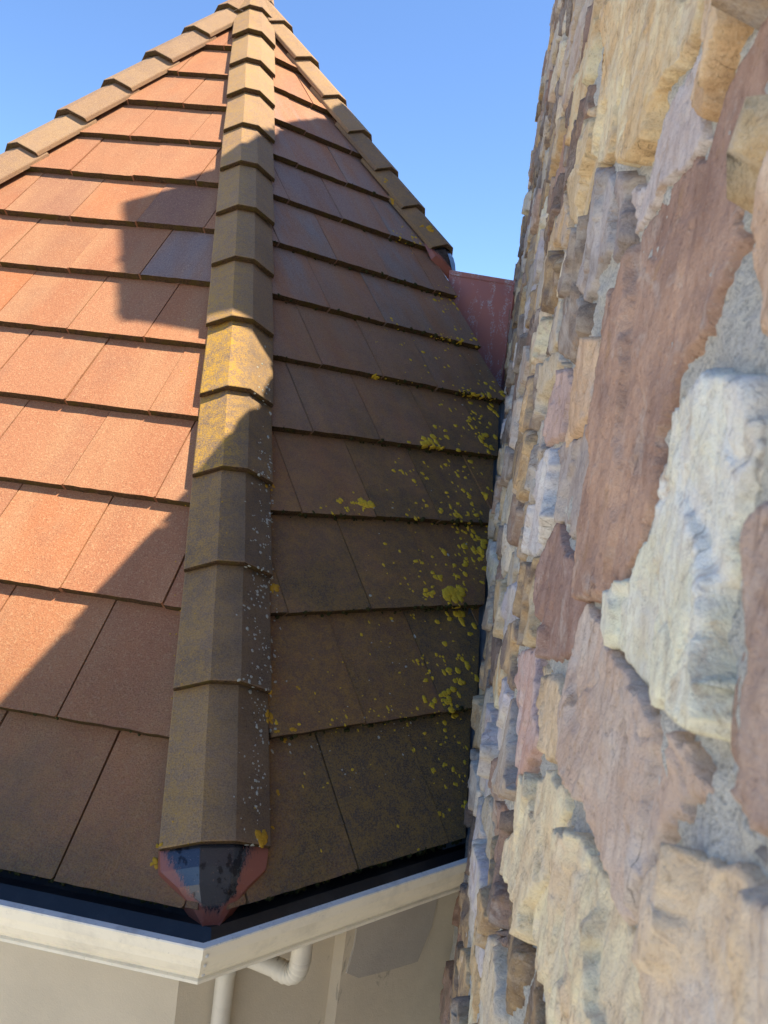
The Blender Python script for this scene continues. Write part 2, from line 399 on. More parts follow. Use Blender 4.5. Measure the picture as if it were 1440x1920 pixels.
for i, vl in ((0, main_v), (-1, main_v), (1, right_v)):
    for v in vl:
        mw = hip_matrix(i, v+rs.uniform(-.004, .004), rs.uniform(-.002, .003)) @ Matrix.Rotation(rs.uniform(-.014, .014), 4, 'Z') @ Matrix.Rotation(rs.uniform(-.012, .012), 4, 'Y')
        o = mesh('hip_tile', hv, hf, [M_HIP, M_TILE_EDGE], roof, matrix=mw); bevel(o, .003, 1, R(50))
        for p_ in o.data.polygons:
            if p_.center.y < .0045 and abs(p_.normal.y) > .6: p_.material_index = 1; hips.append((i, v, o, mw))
for i, v, o, mw in hips:
    me = o.data
    aa, ff = [], []
    for q in me.vertices:
        low = min(1., max(0., (v-q.co.y-1.6)/2.6)); right = min(1., max(0., (q.co.x+.04)/.1)); left = 1-min(1., max(0., (q.co.x+.06)/.09))
        if i == 0: aa.append(low*(.48+.36*right)+rs.uniform(-.03, .03)); ff.append((.36+.85*math.exp(-((v-3.7)/.42)**2))*(.5+.5*left)*(1-.5*right) if v > 3.0 else .26+.25*left)  # film peak over the sunlit band paints its warm light into the colour
        elif i == 1: aa.append(min(1, max(0, (v-1.1)/.8))*.5); ff.append(.25)
        else: aa.append(.12); ff.append(.12)
    me.attributes.new('algae', 'FLOAT', 'POINT').data.foreach_set('value', aa); me.attributes.new('film_and_sun', 'FLOAT', 'POINT').data.foreach_set('value', ff)

# metal end caps on the hips
def end_cap(i, v, lab=None):
    pr = [(-HWID*FS*.97, HWID*FU+.012), (-HWID*FS*.94, HWID*FU+.030), (-.042, .024), (.042, .024), (HWID*FS*.94, HWID*FU+.030), (HWID*FS*.97, HWID*FU+.012)]
    def sec(dist, wb, zb, wm, zm, wt, zt): return [(-wb, -dist, zb), (-wm, -dist, zm), (-wt, -dist, zt), (wt, -dist, zt), (wm, -dist, zm), (wb, -dist, zb)]
    B, F = HWID*FS, HWID*FU
    rows = [sec(-.06, B*.98, F+.004, B*.96, F+.022, .038, .026),
            sec(.004, B*.98, F-.006, B*.96, F+.018, .037, .024),
            sec(.036, B*.97, F-.014, B*.92, F+.016, .036, .021),
            sec(.070, B*.74, F-.012, B*.62, F+.026, .033, .010),
            sec(.110, B*.45, F-.014, B*.34, F+.018, .024, -.010),
            sec(.152, B*.15, F-.024, B*.10, F+.004, .010, -.038)]
    vs_ = [p for r_ in rows for p in r_]; fs_ = []
    for a in range(len(rows)-1):
        for k in range(5): fs_.append((a*6+k, a*6+k+1, a*6+6+k+1, a*6+6+k))
    fs_.append(tuple(range(len(rows)*6-6, len(rows)*6)))
    o = mesh('hip_end_cap', vs_, fs_, M_CAP, roof, matrix=hip_matrix(i, v))
    bm = bmesh.new(); bm.from_mesh(o.data); bmesh.ops.recalc_face_normals(bm, faces=bm.faces)
    bmesh.ops.subdivide_edges(bm, edges=bm.edges[:], cuts=5, use_grid_fill=True); bm.to_mesh(o.data); bm.free()
    at = o.data.attributes.new('worn', 'FLOAT', 'POINT')
    val = []
    for q in o.data.vertices:
        y = -q.co.y; edge = abs(q.co.x)/(B*max(.08, 1-max(0, y)/.165))
        x_ = 1.08-.55*max(0, edge-.45)/.4-.9*max(0, y-.085)/.05-(.35 if q.co.x > .05 else 0)
        val.append(x_)
    at.data.foreach_set('value', val)
    so_ = o.modifiers.new('sheet', 'SOLIDIFY'); so_.thickness = .0015
    if lab: o['label'] = lab
    return o
end_cap(0, 5.075, 'beak shaped red metal cap worn to dark grey on its crown')
end_cap(1, 2.27, 'dull brown red metal cap at the upper hip end')

# black flashing below the eave tiles, one strip on each side of the corner
def eave_point(i, off, z, t):          # off: outwards from the tile edge line
    u, h, n, nh = FAC[i]; b = P(i, S_EAVE, 0); q = b+nh*off+h*t; return np.array([q[0], q[1], Z_EAVE+z])
def corner_t(off, other=None):      # where the offset line of this side meets the neighbour's
    other = off if other is None else other
    return S_EAVE*CB*T8+(other-off*math.cos(math.pi/4))/math.sin(math.pi/4)
def strip(name, i, prof, m, parent, tl=None, tr=None, mats=None, fm=None, cap=True):
    vs_, fs_ = [], []
    tl = tl or (lambda o_: -corner_t(o_)); tr = tr or (lambda o_: corner_t(o_))
    for (o_, z) in prof: vs_.append(eave_point(i, o_, z, tl(o_))); vs_.append(eave_point(i, o_, z, tr(o_)))
    N = len(prof)
    for k in range(N): fs_.append((2*k, 2*k+1, 2*((k+1) % N)+1, 2*((k+1) % N)))
    if cap: fs_.append(tuple(2*k for k in range(N))); fs_.append(tuple(2*k+1 for k in range(N-1, -1, -1)))
    o = mesh(name, vs_, fs_, mats or m, parent, matrix=Matrix(), fm=(list(fm)+([0, 0] if cap else [])) if fm else None); recalc(o); return o
def wall_t(i):
    def fn(o_):
        a = eave_point(i, o_, 0, 0); h = FAC[i][1]
        return (WC+.012+WA*a[1]-a[0])/(h[0]-WA*h[1])
    return fn
for i in (0, 1):
    kw = dict(tr=wall_t(1)) if i == 1 else {}
    strip('eave_flashing', i, [(-.06, -.030), (-.004, -.034), (.050, -.072), (.050, -.078), (-.004, -.040), (-.06, -.038)], M_BLACK, roof, **kw)

# grey metal channel where the tiles stop short of the stone wall
def wall_edge(s, dx, off):
    u, h, n, nh = FAC[1]; b = P(1, s, 0, off); t = (WC+dx-(b[0]-WA*b[1]))/(h[0]-WA*h[1]); return b+h*t
ch_v, ch_f = [], []
ks = np.linspace(3.2, S_EAVE+.01, 9)
for s_ in ks:
    ch_v += [wall_edge(s_, -.075, -.030), wall_edge(s_, -.022, -.034), wall_edge(s_, -.014, -.02), wall_edge(s_, -.006, .012)]
for k in range(8):
    for j in range(3): ch_f.append((4*k+j, 4*k+j+1, 4*k+5+j, 4*k+4+j))
M_ZINC = paint('blue_grey_zinc', (.09, .11, .13), .5, (.04, .04, .04), .7)
mesh('wall_channel', ch_v, ch_f, M_ZINC, roof, matrix=Matrix())

# ------------------------------------------------------------------ gutter
gut = thing('rain_gutter', 'cream metal rain gutter turning the corner below the tile eave', 'gutter', (float(eave_point(0, .09, -.02, corner_t(.09))[0]), float(eave_point(0, .09, 0, corner_t(.09))[1]), float(Z_EAVE-.13)))
bpy.context.view_layer.update()
GP = [(-.028, -.014), (-.028, -.126), (.050, -.126), (.054, -.123), (.053, -.117), (.048, -.114), (.054, -.104), (.066, -.092), (.076, -.070), (.080, -.046), (.082, -.040), (.094, -.038), (.096, -.014), (.096, -.010), (.080, -.010), (.080, -.016), (.091, -.018), (.090, -.034), (.078, -.036), (.070, -.070), (.060, -.088), (.048, -.100), (.042, -.117), (-.024, -.117), (-.024, -.014)]
fm = [0]*len(GP); 
for k in range(12, 16): fm[k] = 1
for k in range(16, 24): fm[k] = 2
for i in (0, 1):
    DR = -.016
    kw = dict(tr=wall_t(1), tl=lambda o_: -corner_t(o_, o_-DR)) if i == 1 else dict(tr=lambda o_: corner_t(o_, o_+DR))
    o = strip('gutter_run', i, [(a_+(DR if i == 1 else 0), b_) for a_, b_ in GP], None, gut, mats=[M_GUTTER, M_LIP, M_BLACK], fm=fm, **kw)
# rivets at the mitre
for z_, o_ in ((-.028, .098), (-.062, .081), (-.098, .062)):
    c = eave_point(1, o_-.016, z_, -corner_t(o_-.016, o_)+.010); nh = FAC[1][3]; h = FAC[1][1]
    vs_ = [c+nh*.002]; 
    for k in range(10):
        a = k*math.pi/5; vs_.append(c+(h*math.cos(a)+np.array([0, 0, 1])*math.sin(a))*.0042)
    mesh('rivet', vs_, [(0, 1+k, 1+(k+1) % 10) for k in range(10)], M_LIP, gut, smooth=True, matrix=Matrix())

# ------------------------------------------------------------------ turret wall (stucco)
tw = thing('turret_wall', 'beige stucco wall of the octagonal turret below the gutter', 'wall', (float(APEX[0]), float(APEX[1]), GROUND_Z))
bpy.context.view_layer.update()
SO = -.165
SOF = [-.13, -.165, -.15, -.15, -.15, -.15, -.15, -.15]
cs = [eave_point(i, SOF[i], 0, corner_t(SOF[i], SOF[(i+1) % 8])) for i in range(8)]
vs_ = [np.array([c[0], c[1], Z_EAVE-.06]) for c in cs]+[np.array([c[0], c[1], GROUND_Z]) for c in cs]
sw = mesh('stucco', vs_, [((k-1) % 8, k, 8+k, 8+(k-1) % 8) for k in range(8)]+[tuple(range(8)), tuple(range(15, 7, -1))], M_STUCCO, tw, matrix=Matrix()); recalc(sw)
# pilaster beside the stone wall with a cement patch
strip('pilaster', 1, [(SO-.02, -.07), (SO-.02, -2.6), (SO+.045, -2.6), (SO+.045, -.118), (SO, -.118), (SO, -.07)], M_STUCCO, tw, tl=lambda o_: -corner_t(0)+.47, tr=wall_t(1))
pv = []
c0t = -corner_t(0)
for (t_, z_) in [(.415, -.19), (.50, -.185), (.60, -.19), (.71, -.195), (.70, -.30), (.66, -.395), (.55, -.385), (.445, -.37), (.40, -.345), (.415, -.27)]: pv.append((t_, z_))
vs_ = [eave_point(1, SO+.051, z_+rs.uniform(-.004, .004)-.04, c0t+t_+.085) for t_, z_ in pv]+[eave_point(1, SO+.044, z_-.04, c0t+t_+.085) for t_, z_ in pv]
n_ = len(pv); pt_ = mesh('cement_patch', vs_, [tuple(range(n_))]+[(k, (k+1) % n_, n_+(k+1) % n_, n_+k) for k in range(n_)], M_PATCH, tw, matrix=Matrix()); recalc(pt_)

# ------------------------------------------------------------------ downspout
ds = thing('downspout', 'cream round downspout with a crimped elbow under the gutter', 'downspout', tuple(map(float, eave_point(1, SO+.03, GROUND_Z-Z_EAVE, c0t+.12))))
bpy.context.view_layer.update()
def tube(name, pts, rad, m, parent, seg=20, ribs=None):
    pts = [np.array(p, float) for p in pts]; vs_, fs_ = [], []
    prev = None
    for k, p in enumerate(pts):
        d = pts[min(k+1, len(pts)-1)]-pts[max(k-1, 0)]; d /= np.linalg.norm(d)
        if prev is None: a = np.cross(d, [0.3, 1, .2])
        else: a = prev-(prev@d)*d
        a /= np.linalg.norm(a); b = np.cross(d, a); prev = a
        r_ = rad*(ribs[k] if ribs else 1)
        for j in range(seg): an = 2*math.pi*j/seg; vs_.append(p+r_*(a*math.cos(an)+b*math.sin(an)))
    for k in range(len(pts)-1):
        for j in range(seg): fs_.append((k*seg+j, k*seg+(j+1) % seg, (k+1)*seg+(j+1) % seg, (k+1)*seg+j))
    fs_ += [tuple(range(seg-1, -1, -1)), tuple((len(pts)-1)*seg+j for j in range(seg))]
    o = mesh(name, vs_, fs_, m, parent, smooth=True, matrix=Matrix()); md = o.modifiers.new('edge', 'EDGE_SPLIT'); md.split_angle = R(50); return o
e1 = lambda t_, o_, z_: eave_point(1, o_, z_, c0t+t_)
A0, A1 = e1(.245, .0, -.112), e1(.245, .0, -.184)
B1 = e1(.155, SO+.035, -.222); C1_ = e1(.125, SO+.03, -.272); C2_ = e1(.125, SO+.03, GROUND_Z-Z_EAVE+.15)
tube('outlet', [A0, A0+(A1-A0)*.5, A1], .025, M_PIPE, ds)
def bez(p0, p1, p2, n): return [(1-f)**2*p0+2*f*(1-f)*p1+f*f*p2 for f in np.linspace(0, 1, n)]
el = bez(A1, e1(.245, .0, -.246), e1(.215, -.055, -.232), 22)
tube('elbow', el, .0245, M_PIPE, ds, ribs=[1+.05*(k % 3 == 1)-.03*(k % 3 == 0) for k in range(22)])
tube('offset_pipe', [el[-1], B1+(el[-1]-B1)*.5, B1], .0235, M_PIPE, ds)
el2 = bez(B1, e1(.125, SO+.03, -.222), C1_, 14)
tube('elbow', el2, .0242, M_PIPE, ds, ribs=[1+.03*(k % 2) for k in range(14)])
tube('pipe', [C1_, C1_+(C2_-C1_)*.5, C2_], .0232, M_PIPE, ds)

# ------------------------------------------------------------------ red flashing between the hip end and the stone wall
rf = thing('metal_flashing', 'faded red sheet metal flashing with white corrosion between tiles and stone wall', 'flashing', (.38, 4.17, .2))
bpy.context.view_layer.update()
PA, PB = np.array([.19, 4.15]), np.array([.60, 4.215])
def quadbox(name, a, b, z0, z1, th, m, par):
    d = (b-a)/np.linalg.norm(b-a); n_ = np.array([-d[1], d[0]])*th
    q = [a, b, b+n_, a+n_]
    vs_ = [(*p, z0) for p in q]+[(*p, z1) for p in q]
    o = mesh(name, vs_, [(0, 1, 2, 3), (7, 6, 5, 4), (0, 1, 5, 4), (1, 2, 6, 5), (2, 3, 7, 6), (3, 0, 4, 7)], m, par, matrix=Matrix()); recalc(o); return o
quadbox('sheet', PA, PB, -.2, .985, .004, M_RED, rf)
quadbox('hem', PA-np.array([0, .006]), PB-np.array([0, .006]), .968, .992, .016, M_RED, rf)
quadbox('flange', np.array([.545, 4.135]), np.array([.60, 4.19]), -.2, .985, .003, M_RED, rf)
# sloping pan under the cut tiles
pa = [P(1, 2.15, .50, -.035), P(1, 3.7, .50, -.035)]
def onwall(z, y): return np.array([WC+.02+WA*y, y, z])
vs_ = [pa[0], pa[1], onwall(pa[1][2]-.02, pa[1][1]+.05), onwall(.3, 4.2), np.array([.21, 4.16, .85])]
mesh('pan', vs_, [(0, 1, 2, 3, 4)], M_RED, rf, matrix=Matrix())

# ------------------------------------------------------------------ stone wall
wall = thing('stone_wall', 'rough cream and brown sandstone rubble wall rising beside the tiled roof', 'wall', (.25, 1., GROUND_Z))
bpy.context.view_layer.update()
WT2 = np.array([WT[0], WT[1]])
OUT = [(-.7, -5.6), (4.42, -5.6), (4.42, 4.55), (4.2, 4.62), (3.9, 4.62), (3.42, 4.43), (3.28, 4.68), (3.12, 5.06), (2.62, 3.82), (2.62, 2.12), (2.44, 2.09), (2.36, 2.0), (-.7, 2.0)]   # (y, z) outline; far part is the chimney
def wp(y, z, hgt=0.): return np.array([WC+WA*y, y, z])+WN*hgt
TK = .42
n_ = len(OUT)
vs_ = [wp(y, z, -.012) for y, z in OUT]+[wp(y, z, -TK) for y, z in OUT]
core = mesh('core', vs_, [tuple(range(n_)), tuple(range(2*n_-1, n_-1, -1))]+[(k, n_+k, n_+(k+1) % n_, (k+1) % n_) for k in range(n_)], M_MORTAR, wall, matrix=Matrix()); recalc(core)

FV, RV, UV = np.array(FWD), np.array(RIGHT), np.array(UP)
def pix_ray(x, y): return RV*((x-720)/FPX)-UV*((y-960)/FPX)+FV
def pix_wall(x, y, c=WC-.011):
    d = pix_ray(x, y); k = c/max(1e-3, d[0]-WA*d[1]); q = d*k; return q[1], q[2]
def project(p):
    return 720+FPX*(p@RV)/(p@FV), 960-FPX*(p@UV)/(p@FV)
CRE, OCH, MAU, GRY, DRK, PNK, LGR, RED = (.68, .57, .39), (.55, .39, .21), (.36, .245, .185), (.40, .34, .28), (.22, .17, .135), (.52, .40, .30), (.60, .54, .45), (.40, .24, .16)
LAV = (.56, .51, .52)
HAND = [  # traced outlines of the near stones (photograph pixels), colour, tint, height
 ([(1399,45),(1440,0),(1520,-60),(1520,100),(1440,161),(1399,232),(1372,319),(1361,375),(1365,442),(1331,562),(1312,634),(1280,655),(1253,717),(1242,767),(1226,818),(1222,880),(1214,930),(1199,1008),(1176,1067),(1160,1113),(1137,1144),(1113,1123),(1090,1117),(1084,1086),(1090,989),(1102,911),(1113,787),(1125,700),(1132,600),(1144,544),(1162,499),(1185,450),(1219,394),(1249,349),(1305,285),(1342,161)], (.40,.255,.175), (.29,.18,.13), .030),
 ([(1339,689),(1358,684),(1417,693),(1422,717),(1401,841),(1382,911),(1370,969),(1343,1106),(1339,1183),(1340,1300),(1329,1372),(1290,1368),(1268,1359),(1227,1321),(1191,1281),(1148,1218),(1141,1183),(1148,1117),(1172,1086),(1199,1020),(1218,981),(1242,903),(1261,833),(1269,775),(1288,748)], (.68,.60,.45), (.68,.64,.58), .032),
 ([(1440,940),(1424,989),(1413,1086),(1397,1125),(1378,1203),(1364,1260),(1342,1339),(1333,1410),(1355,1463),(1391,1525),(1440,1561),(1520,1540),(1600,1300),(1560,1000),(1500,900)], (.30,.20,.15), (.38,.28,.22), .030),
 ([(1086,1152),(1098,1141),(1137,1191),(1152,1238),(1191,1286),(1244,1348),(1276,1397),(1302,1463),(1307,1481),(1271,1499),(1244,1543),(1227,1570),(1209,1650),(1191,1694),(1178,1752),(1156,1730),(1133,1641),(1116,1561),(1089,1472),(1071,1419),(1069,1339),(1076,1230)], (.45,.33,.245), (.50,.42,.35), .026),
 ([(987,1468),(1013,1455),(1044,1455),(1061,1481),(1060,1521),(1049,1552),(1027,1628),(1000,1699),(996,1757),(978,1748),(971,1694),(947,1641),(953,1588),(973,1543)], (.66,.55,.37), (.60,.47,.29), .034),
 ([(1053,1548),(1084,1574),(1111,1605),(1129,1650),(1156,1735),(1182,1765),(1191,1805),(1200,1960),(1013,1960),(996,1828),(998,1748),(1004,1694),(1027,1632),(1049,1557)], (.68,.55,.36), (.62,.49,.32), .030),
 ([(1267,1605),(1302,1597),(1351,1605),(1391,1641),(1440,1686),(1560,1760),(1560,1990),(1205,1990),(1196,1774),(1213,1717),(1236,1650)], (.60,.46,.29), (.57,.48,.38), .030),
 ([(1155,8),(1222,-30),(1324,-30),(1309,45),(1275,124),(1238,180),(1222,262),(1200,292),(1178,300),(1166,285),(1159,270),(1136,307),(1123,285),(1125,210),(1144,158),(1159,94)], (.66,.54,.35), (.56,.40,.21), .040),
 ([(1330,-30),(1390,-30),(1369,75),(1335,150),(1324,195),(1301,206),(1292,195),(1297,150),(1313,94)], (.58,.43,.26), (.46,.30,.16), .038),
 ([(1301,116),(1290,187),(1312,212),(1309,262),(1275,307),(1237,337),(1215,386),(1187,431),(1185,356),(1219,322),(1230,262),(1256,187)], (.44,.37,.33), (.50,.45,.42), .024),
 ([(1132,322),(1147,319),(1151,337),(1144,394),(1140,469),(1125,499),(1110,544),(1095,555),(1091,525),(1102,469),(1110,412),(1121,356)], (.40,.36,.33), (.30,.27,.25), .034),
 ([(1158,319),(1196,317),(1181,360),(1185,394),(1177,450),(1162,487),(1143,514),(1147,450),(1152,375)], (.33,.28,.25), (.26,.22,.2), .030),
 ([(1099,232),(1125,217),(1132,300),(1117,356),(1102,420),(1072,416),(1076,337),(1091,270)], (.58,.46,.28), (.48,.36,.20), .034),
 ([(1440,270),(1414,337),(1399,431),(1391,506),(1395,600),(1410,637),(1440,615),(1520,560),(1560,300),(1520,190)], (.60,.47,.34), (.52,.36,.24), .028),
 ([(1039,989),(1051,993),(1067,1039),(1086,1059),(1082,1106),(1088,1133),(1070,1222),(1047,1242),(1012,1230),(1003,1207),(1008,1125),(1016,1059)], (.24,.145,.11), (.30,.20,.16), .030),
 ([(1047,845),(1107,787),(1104,849),(1096,942),(1084,993),(1067,997),(1047,973),(1045,931),(1053,872)], (.36,.31,.27), (.30,.25,.22), .026),
 ([(1024,849),(1047,838),(1047,872),(1039,942),(1040,973),(1008,1047),(981,1043),(985,1001),(1004,942),(1012,880)], (.47,.43,.40), (.56,.54,.50), .034),
 ([(1090,639),(1121,635),(1110,771),(1082,818),(1059,849),(1063,787),(1071,709)], (.52,.37,.24), (.44,.30,.19), .030),
 ([(1047,695),(1067,693),(1069,717),(1057,787),(1053,818),(1032,833),(1020,818),(1024,763)], (.46,.33,.27), (.40,.29,.25), .034),
 ([(1022,1277),(1040,1263),(1067,1290),(1069,1383),(1065,1414),(1036,1428),(1022,1406),(1020,1330)], (.58,.45,.29), (.50,.37,.22), .038),
 ([(964,1220),(1010,1215),(1014,1383),(998,1450),(978,1490),(967,1428),(969,1339)], (.44,.28,.22), (.50,.40,.36), .030),
]
POLY = []
for pl, c1, c2, hh in HAND: POLY.append(np.array([pix_wall(*p) for p in pl]))
def psdf(poly, X, Y):                   # signed distance, positive inside
    px, py = X.ravel(), Y.ravel(); d = np.full(px.shape, 1e9); ins = np.zeros(px.shape, bool)
    n = len(poly)
    for k in range(n):
        ax, ay = poly[k]; bx, by = poly[(k+1) % n]
        ex, ey = bx-ax, by-ay; L2 = ex*ex+ey*ey+1e-12
        t = np.clip(((px-ax)*ex+(py-ay)*ey)/L2, 0, 1)
        d = np.minimum(d, np.hypot(px-ax-t*ex, py-ay-t*ey))
        cond = (ay > py) != (by > py)
        ins ^= cond & (px < (bx-ax)*(py-ay)/(by-ay+1e-15)+ax)
    return np.where(ins, d, -d).reshape(X.shape)
def shrink_d(d, gap): return d-gap
def relief(Y, Z, d, proud, sd, fine=1.):
    # cleaved sandstone: a patchwork of tilted planes with broken ledges between them and a fine upright grain
    r2 = np.random.default_rng(sd)
    ins = d > 0
    ya, yb = Y[ins].min(), Y[ins].max(); za, zb = Z[ins].min(), Z[ins].max()
    n = int(np.clip(2+(yb-ya)*(zb-za)/.013, 3, 9))
    py, pz = r2.uniform(ya, yb, n), r2.uniform(za, zb, n); a0 = r2.normal(0, .0050, n); gy, gz = r2.normal(0, .085, n), r2.normal(0, .035, n)
    wy = Y+.010*fbm(Y*22, Z*13, sd+31, 4, .6); wz = Z+.016*fbm(Y*22, Z*13, sd+37, 4, .6)
    D = np.stack([np.hypot((wy-py[k])*1.5, wz-pz[k]) for k in range(n)])
    Hk = np.stack([a0[k]+np.clip(gy[k]*(Y-py[k])+gz[k]*(Z-pz[k]), -.012, .012) for k in range(n)])
    wgt = np.exp(-(D-D.min(0))/.0012); body = (wgt*Hk).sum(0)/wgt.sum(0)
    body = proud+body+.0018*fbm(Y*13, Z*8, sd+9, 3)+.0014*afbm(Y*60, Z*12, sd+11, 3)+.0009*fbm(Y*70, Z*50, sd+15, 4, .65)*fine-.003*np.clip(1-np.abs(fbm(Y*7, Z*4, sd+17, 3, .55))*22, 0, 1)
    body = np.maximum(body, .003)
    rr = r2.uniform(.003, .007)
    dd = d+.007*fbm(Y*14, Z*12, sd, 6, .66)
    pf = np.clip(dd/rr, -1.2, 1); pf = np.where(pf > 0, np.clip(pf*(2-pf), 0, 1)**.6, pf*1.2)
    return np.where(pf > 0, body*pf+(-.004)*(1-pf), pf*.02-.004)
def grid_stone(name, y0, y1, z0, z1, step, dfun, proud, sd, c1, c2, parent, collect=None, m=.028):
    ny = max(4, int((y1-y0+2*m)/step)); nz = max(4, int((z1-z0+2*m)/step))
    ys = np.linspace(y0-m, y1+m, ny+1); zs = np.linspace(z0-m, z1+m, nz+1)
    Y, Z = np.meshgrid(ys, zs, indexing='ij'); d = dfun(Y, Z)
    if d.max() < .012: return None
    H = relief(Y, Z, d, proud, sd)
    # lateral wander so edges undercut and are not a pure height field
    lw = np.clip(H/.03, 0, 1)
    Y2 = Y+.006*fbm(Y*45, Z*45, sd+21, 2)*lw; Z2 = Z+.006*fbm(Y*45, Z*45, sd+27, 2)*lw
    keep = d > -.024
    X = WC+WA*Y2+WN[0]*H; Yo = Y2+WN[1]*H
    idx = -np.ones(Y.shape, int); cell = keep[:-1, :-1] & keep[1:, :-1] & keep[1:, 1:] & keep[:-1, 1:]
    used = np.zeros(Y.shape, bool)
    for a, b in ((0, 0), (1, 0), (1, 1), (0, 1)): used[a:a+cell.shape[0], b:b+cell.shape[1]] |= cell
    idx[used] = np.arange(used.sum())
    v = np.stack([X[used], Yo[used], Z2[used]], 1)
    f = np.stack([idx[:-1, :-1][cell], idx[:-1, 1:][cell], idx[1:, 1:][cell], idx[1:, :-1][cell]], 1)
    if len(f) < 3: return None
    if collect is not None: collect.append((v, f, c1, c2)); return None
    return stone_object(name, [(v, f, c1, c2)], parent)
def stone_object(name, lst, parent):
    V = np.concatenate([l[0] for l in lst]); F = []; o_ = 0; C1, C2 = [], []
    for v, f, c1, c2 in lst:
        F.append(f+o_); o_ += len(v); C1.append(np.tile((*c1, 1), (len(v), 1))); C2.append(np.tile((*c2, 1), (len(v), 1)))
    F = np.concatenate(F)
    me = bpy.data.meshes.new(name); me.vertices.add(len(V)); me.vertices.foreach_set('co', V.astype(np.float32).ravel())
    me.loops.add(F.size); me.loops.foreach_set('vertex_index', F.ravel().astype(np.int32)); me.polygons.add(len(F))
    me.polygons.foreach_set('loop_start', np.arange(0, F.size, 4, dtype=np.int32)); me.polygons.foreach_set('use_smooth', np.ones(len(F), bool))
    me.materials.append(M_STONE); me.update(calc_edges=True)
    for nm, C in (('stone_colour', C1), ('stone_tint', C2)):
        at = me.attributes.new(nm, 'FLOAT_COLOR', 'POINT'); at.data.foreach_set('color', np.concatenate(C).astype(np.float32).ravel())
    return link(name, me, parent, Matrix())
for k, (pl, c1, c2, hh) in enumerate(HAND):
    q = POLY[k]
    lo, hi = q.min(0), q.max(0); size = max(hi-lo)
    st = .0026 if lo[0] < .7 else .004
    c1 = tuple(min(.85, .02+x*1.34) for x in c1); c2 = tuple(min(.85, .02+x*1.28) for x in c2)
    grid_stone('stone', lo[0], hi[0], lo[1], hi[1], st, lambda Y, Z, q=q: psdf(q, Y, Z)+.001, hh*.45, 100+k, c1, c2, wall)
# fill: irregular rubble cells between and beyond the traced stones
ASP = .62                                # stones are wider than tall
seeds = []
z = -2.3; row = 0
while z < 5.1:
    hrow = rng.uniform(.085, .175); y = -.68+rng.uniform(0, .15)
    while y < 4.45:
        wdt = rng.uniform(.10, .36)*(1.15 if hrow > .13 else .9)
        seeds.append((y+wdt/2, z+hrow/2+rng.uniform(-.03, .03))); y += wdt
    z += hrow; row += 1
seeds = np.array(seeds)
def inside_out(y, z):
    return psdf(np.array(OUT), np.array([[y]]), np.array([[z]]))[0, 0]
bad = np.zeros(len(seeds), bool)
for q in POLY: bad |= (psdf(q, seeds[:, :1], seeds[:, 1:])[:, 0] > -.022)
for k in range(len(seeds)):
    p_ = wp(seeds[k, 0], seeds[k, 1], .02)
    if p_@FV > .1:
        x_, y_ = project(p_)
        if x_ > 1078 and -300 < y_ < 2600: bad[k] = True
seeds = seeds[~bad]
SC = np.array([ASP, 1.]); SS = seeds*SC
pal = [(DRK, MAU), (DRK, OCH), (MAU, DRK), (OCH, DRK), (CRE, LGR), (CRE, OCH), (OCH, CRE), (MAU, PNK), (GRY, LGR), (GRY, DRK), (DRK, GRY), (PNK, LGR), (LGR, CRE), (LGR, GRY), (RED, MAU), (CRE, PNK), (OCH, GRY), (LGR, LAV)]
count = 0; rest = []
POLYB = [(q.min(0), q.max(0)) for q in POLY]
for k in range(len(seeds)):
    sy, sz = seeds[k]
    # below the roof surface nothing of the wall shows
    if sy > 1.9 and sz < -1.25+.80*(sy-1.96)-.12: continue
    if inside_out(sy, sz) < -.03: continue
    dist = np.linalg.norm(SS-SS[k], axis=1); nb = [j for j in np.argsort(dist)[1:22]]
    gap = rng.uniform(.004, .010)
    def dfun(Y, Z, k=k, nb=nb, gap=gap):
        Yw = Y+.014*fbm(Y*9, Z*9, 900, 2); Zw = Z+.010*fbm(Y*9, Z*9, 950, 2)
        U, V = Yw*ASP, Zw; d = np.full(Y.shape, 1e9)
        for j in nb:
            w_ = SS[j]-SS[k]; L = np.linalg.norm(w_); m_ = (SS[j]+SS[k])/2
            d = np.minimum(d, -((U-m_[0])*w_[0]+(V-m_[1])*w_[1])/L)
        d = np.minimum(d-gap, np.minimum(.228-np.abs(Y-seeds[k, 0]), .138-np.abs(Z-seeds[k, 1])))
        lo = np.array([Y.min(), Z.min()]); hi = np.array([Y.max(), Z.max()])
        for q, (a, b) in zip(POLY, POLYB):
            if (a > hi+.03).any() or (b < lo-.03).any(): continue
            d = np.minimum(d, -psdf(q, Y, Z)-gap-.002)
        return np.minimum(d, psdf(OUT_A, Y, Z)+np.where(Z > 2.35, -.012, .02))
    OUT_A = np.array(OUT)
    p = wp(sy, sz, .02)
    vis = False
    if p@FV > .1:
        x_, y_ = project(p); vis = -60 < x_ < 1640 and -140 < y_ < 2060 and sy > .12
    a, b = pal[rng.integers(len(pal))]; j1 = rng.uniform(.72, 1.15)
    j1 *= 1.1; c1 = tuple(min(.78, x*j1) for x in a); c2 = tuple(min(.75, x*j1) for x in b)
    proud = rng.uniform(.007, .026) if sz < 2.3 else rng.uniform(.006, .012)
    ext = .26
    st = (.0055 if sy < 1.6 else .0085) if vis else .022
    r_ = grid_stone('stone', sy-ext, sy+ext, sz-.17, sz+.17, st, dfun, proud, 2000+k, c1, c2, wall, None if (vis and count < 275) else rest, m=0)
    if r_: count += 1
if rest:
    so2 = stone_object('stonework', rest, wall); so2['kind'] = 'stuff'; so2['label'] = 'remaining rubble stones of the wall'
print('stones', count+len(HAND), 'rest', len(rest), 'tiles', len(tiles), 'hips', len(hips))
